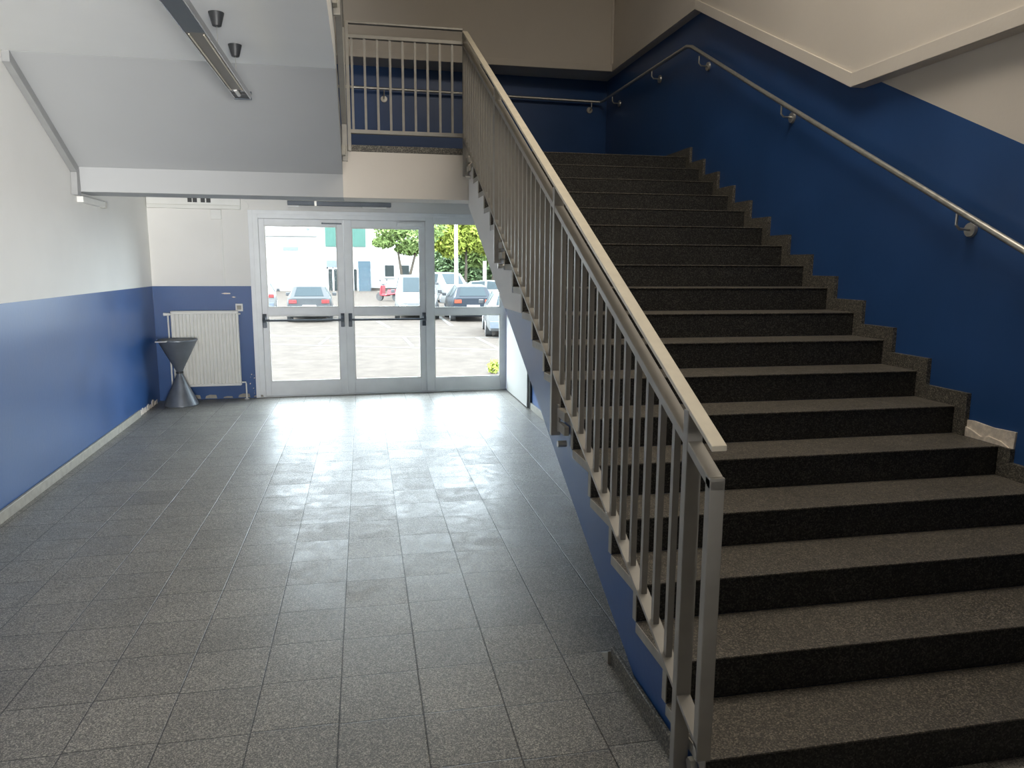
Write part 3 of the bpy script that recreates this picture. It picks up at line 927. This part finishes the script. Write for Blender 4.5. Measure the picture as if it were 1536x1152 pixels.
# cars ------------------------------------------------------------
def car(name, label, cat, loc, heading, paint, stations, light='redlamp', wheels=((-1.30, .31), (1.30, .31)), group=None, plate=True):
    """local frame: +y is forward"""
    r = thing(name, label, cat, loc, heading, group or ('vehicles parked in the car park'))
    mb = MB()
    rows = []
    for (y, w, belt, roof, wr, low) in stations:
        half = [(w * .90, low), (w, low + .18), (w * 1.0, (low + belt) * .55 + .1), (w * .97, belt), (wr, roof - .02), (wr * .86, roof)]
        rows.append([(x, y, z) for x, z in half] + [(-x, y, z) for x, z in reversed(half)])
    n = len(rows[0])
    v = [p for rw in rows for p in rw]
    fs = []
    for i in range(len(rows) - 1):
        for k in range(n):
            fs.append((i * n + k, i * n + (k + 1) % n, (i + 1) * n + (k + 1) % n, (i + 1) * n + k))
    fs.append(tuple(range(n)))
    fs.append(tuple(range((len(rows) - 1) * n, len(rows) * n)))
    mb.add(v, fs)
    finish('body', mb, paint, r, smooth=True)

    def pane(nm, quad, inset=.10, push=.012, mt='carglass'):
        q = [Vector(p) for p in quad]
        c = sum(q, Vector()) / len(q)
        nr = (q[1] - q[0]).cross(q[2] - q[0]).normalized()
        if nr.dot(c - Vector((0, 0, .6))) < 0:
            nr = -nr
        a = [c + (p - c) * (1 - inset) - nr * .01 for p in q]
        b = [p + nr * (push + .01) for p in a]
        m = len(q)
        pb = MB().add(a + b, [tuple(range(m)), tuple(range(m, 2 * m))] + [(i, (i + 1) % m, m + (i + 1) % m, m + i) for i in range(m)])
        finish(nm, pb, mt, r)
    # rear window: top strip with the steepest rise at the rear; windscreen at the front
    S = stations
    rises = [(S[i + 1][3] - S[i][3], i) for i in range(len(S) - 1)]
    ir = max(rises)[1]
    iw = min(rises)[1]
    for nm, i in (('rear_window', ir), ('windscreen', iw)):
        a, b = S[i], S[i + 1]
        pane(nm, [(-a[4] * .9, a[0], a[3]), (a[4] * .9, a[0], a[3]), (b[4] * .9, b[0], b[3]), (-b[4] * .9, b[0], b[3])], .14)
    for i in range(ir + 1, iw):
        a, b = S[i], S[i + 1]
        for sg in (-1, 1):
            pane('side_window', [(sg * a[1] * .97, a[0], a[2]), (sg * b[1] * .97, b[0], b[2]), (sg * b[4], b[0], b[3] - .02), (sg * a[4], a[0], a[3] - .02)], .14)
    rr = wheels[0][1]
    hw = max(s[1] for s in S)
    for wy, wr_ in wheels:
        for sg in (-1, 1):
            w_ = finish('wheel', MB().tube([(sg * (hw - .20), wy, wr_), (sg * (hw + .012), wy, wr_)], wr_, 22), 'tyre', r, smooth=True)
            hub = MB().tube([(0, 0, 0), (sg * .012, 0, 0)], wr_ * .62, 16)
            hb = finish('hub', hub, 'rim')
            hb.parent = w_
            hb.location = (sg * .112, 0, 0)
    a = S[0]
    zt_ = a[2]
    for sg in (-1, 1):
        x0, x1 = sorted((sg * a[1] * .60, sg * a[1] * .97))
        finish('tail_light', MB().box(x0, x1, a[0] - .02, a[0] + .06, zt_ - .17, zt_ - .02), light, r, bevel=.01)
    finish('rear_bumper', MB().box(-a[1] * .96, a[1] * .96, a[0] - .05, a[0] + .05, a[5] + .02, a[5] + .26), paint if paint != 'carwhite' else 'darkgrey', r, bevel=.02)
    if plate:
        finish('number_plate', MB().box(-.26, .26, a[0] - .065, a[0] - .012, a[5] + .30, a[5] + .41), 'plastic', r)
    b = S[-1]
    for sg in (-1, 1):
        x0, x1 = sorted((sg * b[1] * .55, sg * b[1] * .95))
        finish('headlight', MB().box(x0, x1, b[0] - .05, b[0] + .02, b[2] - .16, b[2] - .02), 'chrome', r, bevel=.01)
    finish('front_bumper', MB().box(-b[1] * .94, b[1] * .94, b[0] - .04, b[0] + .04, b[5] + .02, b[5] + .22), 'darkgrey', r, bevel=.02)
    for sg in (-1, 1):
        my = S[iw][0] + .25
        finish('mirror', MB().box(min(sg * hw, sg * (hw + .17)), max(sg * hw, sg * (hw + .17)), my - .05, my + .06, S[iw][2] + .02, S[iw][2] + .16), 'dark', r, bevel=.02)
    return r


HATCH = [(-2.00, .80, .93, .96, .72, .28), (-1.94, .85, .97, 1.02, .73, .22), (-1.55, .87, 1.0, 1.42, .60, .20), (-.5, .88, .98, 1.49, .60, .20), (.35, .88, .95, 1.43, .60, .20), (1.10, .87, .92, .98, .70, .20), (1.75, .83, .80, .84, .66, .22), (2.02, .74, .62, .66, .55, .26)]
VAN = [(-2.20, .88, 1.05, 1.10, .80, .30), (-2.15, .92, 1.1, 1.20, .84, .26), (-2.0, .93, 1.12, 1.83, .76, .24), (-.6, .93, 1.1, 1.86, .76, .24), (.65, .93, 1.08, 1.80, .74, .24), (1.40, .91, 1.02, 1.10, .76, .24), (1.95, .87, .92, .98, .72, .26), (2.18, .78, .66, .72, .60, .28)]
car('car', 'silver hatchback with red tail lights parked behind left glazed door', 'car', (-2.18, 32.6, ZG), .03, 'carsilver', HATCH)
car('van', 'white van facing the entrance behind the middle glazed door', 'van', (2.32, 33.6, ZG), math.pi - .05, 'carwhite', VAN, wheels=((-1.35, .33), (1.35, .33)))
car('car', 'dark hatchback with orange red tail lights seen through the right glass panel', 'car', (4.45, 32.2, ZG), -.02, 'cardark', HATCH, light='orangelamp')
car('van', 'white minivan parked far back beside the lamp post', 'van', (5.1, 47.2, ZG), math.pi + .35, 'carwhite', VAN, wheels=((-1.35, .33), (1.35, .33)))
car('car', 'white car parked beyond the dark hatchback', 'car', (6.3, 41.0, ZG), 1.25, 'carwhite', HATCH)
car('car', 'white car with red tail lights closest to the door on the right', 'car', (4.95, 25.2, ZG), -.125, 'carwhite', HATCH)
car('car', 'white car at the far left edge of the left door glass', 'car', (-5.05, 38.0, ZG), .1, 'carwhite', HATCH)

sc_ = thing('scooter', 'red motor scooter parked beside the white van', 'scooter', (1.62, 48.6, ZG), .9)
finish('rear_shell', MB().add([(-.16, -.75, .45), (.16, -.75, .45), (.2, .05, .35), (-.2, .05, .35), (-.12, -.85, .78), (.12, -.85, .78), (.17, .0, .72), (-.17, .0, .72)],
       [(0, 1, 2, 3), (4, 5, 6, 7), (0, 1, 5, 4), (1, 2, 6, 5), (2, 3, 7, 6), (3, 0, 4, 7)]), 'scooter', sc_, bevel=.04)
finish('leg_shield', MB().prism_x([(.05, .30), (.45, .30), (.62, .40), (.50, 1.0), (.42, 1.0), (.42, .42), (.05, .40)], -.22, .22), 'scooter', sc_, bevel=.03)
finish('seat', MB().box(-.15, .15, -.78, .05, .785, .88), 'dark', sc_, bevel=.04)
finish('top_box', MB().box(-.2, .2, -1.1, -.75, .90, 1.2), 'dark', sc_, bevel=.04)
for wy in (-.55, .72):
    finish('wheel', MB().tube([(-.07, wy, .26), (.07, wy, .26)], .26, 20), 'tyre', sc_, smooth=True)
finish('handlebar', MB().tube([(-.34, .38, 1.08), (0, .44, 1.05), (.34, .38, 1.08)], .025, 8).tube([(0, .66, .3), (0, .44, 1.05)], .04, 8), 'dark', sc_, smooth=True)
for sg in (-1, 1):
    finish('mirror', MB().tube([(sg * .28, .40, 1.08), (sg * .36, .42, 1.28)], .012, 6).box(sg * .36 - .06, sg * .36 + .06, .40, .44, 1.26, 1.36), 'dark', sc_)

# lamp post
lp = thing('lamp_post', 'slim pale lamp post standing among the cars', 'lamp post', (4.55, 37.0, ZG))
finish('pole', MB().tube([(0, 0, 0), (0, 0, 7.0)], [.10, .07], 14), 'plastic', lp, smooth=True)
finish('base_sleeve', MB().lathe([(.17, 0), (.17, .3), (.11, .36)], n=16), 'plastic', lp, smooth=True)
finish('arm', MB().tube([(0, 0, 6.9), (0, -.5, 7.15), (0, -1.0, 7.2)], .04, 10), 'plastic', lp, smooth=True)
finish('lamp_head', MB().box(-.12, .12, -1.5, -.95, 7.14, 7.28), 'darkgrey', lp, bevel=.03)
tag(finish('fence_post', MB().tube([(9.05, 56.0, ZG), (9.05, 56.0, 1.9)], .13, 12), 'plastic', smooth=True), 'short pale post in front of the hedge', 'post')


# trees
def leaves(n, blobs, size, rnd):
    mb = MB()
    for _ in range(n):
        c, rad = blobs[rnd.randrange(len(blobs))]
        while True:
            p = Vector((rnd.uniform(-1, 1), rnd.uniform(-1, 1), rnd.uniform(-1, 1)))
            if .25 < p.length < 1:
                break
        p = Vector(c) + Vector((p.x * rad[0], p.y * rad[1], p.z * rad[2]))
        u = Vector((rnd.gauss(0, 1), rnd.gauss(0, 1), rnd.gauss(0, 1))).normalized()
        w = u.orthogonal().normalized()
        s = size * rnd.uniform(.6, 1.3)
        mb.add([p - u * s, p + w * s * .45, p + u * s, p - w * s * .45], [(0, 1, 2, 3)])
    return mb


def tree(label, loc, trunks, blobs, n, size, leafm, seed, name='tree'):
    rnd = random.Random(seed)
    t = thing(name, label, 'tree' if name == 'tree' else name, loc, 0, 'trees beyond the car park')
    for tr in trunks:
        finish('trunk', MB().tube(tr, [.13 - .03 * i for i in range(len(tr))], 10), 'bark', t, smooth=True)
    o_ = finish('foliage', leaves(n, blobs, size, rnd), leafm, t, fix=False)
    return t


tree('green tree with two thin trunks above the white van', (2.85, 52, ZG),
     [[(-.15, 0, 0), (-.25, 0, 1.8), (-.45, 0, 3.2)], [(.25, 0, 0), (.38, .1, 1.7), (.8, .1, 3.3)]],
     [((-.9, 0, 4.9), (1.3, 1.3, 1.0)), ((.6, 0, 4.2), (1.6, 1.4, 1.0)), ((1.7, .2, 5.2), (1.3, 1.3, 1.4)), ((-.2, 0, 6.2), (2.2, 1.6, 1.4)), ((-1.4, 0, 3.8), (.8, .6, .35)), ((.4, .3, 3.4), (1.1, .9, .45))],
     5200, .17, 'leafA', 11)
tree('bright yellow green tree behind the lamp post', (7.4, 55, ZG),
     [[(0, 0, 0), (.1, 0, 2.0), (.1, 0, 4.0)]],
     [((-1.0, 0, 4.4), (1.4, 1.5, 1.6)), ((.6, 0, 4.8), (1.5, 1.6, 1.6)), ((1.7, 0, 4.6), (1.3, 1.5, 1.6)), ((-.2, 0, 5.8), (2.0, 1.6, 1.0))],
     8000, .21, 'leafB', 12)
tree('darker green tree right of the lamp post', (10.4, 60.5, ZG),
     [[(0, 0, 0), (.1, 0, 2.0), (.1, 0, 4.0)]],
     [((-1.2, 0, 4.0), (1.6, 1.5, 1.9)), ((.6, 0, 4.6), (1.7, 1.6, 2.0)), ((2.0, 0, 3.8), (1.6, 1.5, 2.1))],
     8000, .23, 'leafA', 13)
hg = finish('hedge', leaves(10500, [((7.0 + 1.15 * i, 66.2 + .4 * (i % 2), 1.9), (1.35, .9, 2.9)) for i in range(7)], .25, random.Random(14)), 'leafC', fix=False)
tag(hg, 'tall green hedge running behind the parked cars', 'hedge')
wd = finish('weed', leaves(90, [((2.72, 15.6, ZG + .14), (.14, .12, .16))], .07, random.Random(15)), 'leafB', fix=False)
tag(wd, 'small yellow green weed growing outside the right glass panel', 'plant')
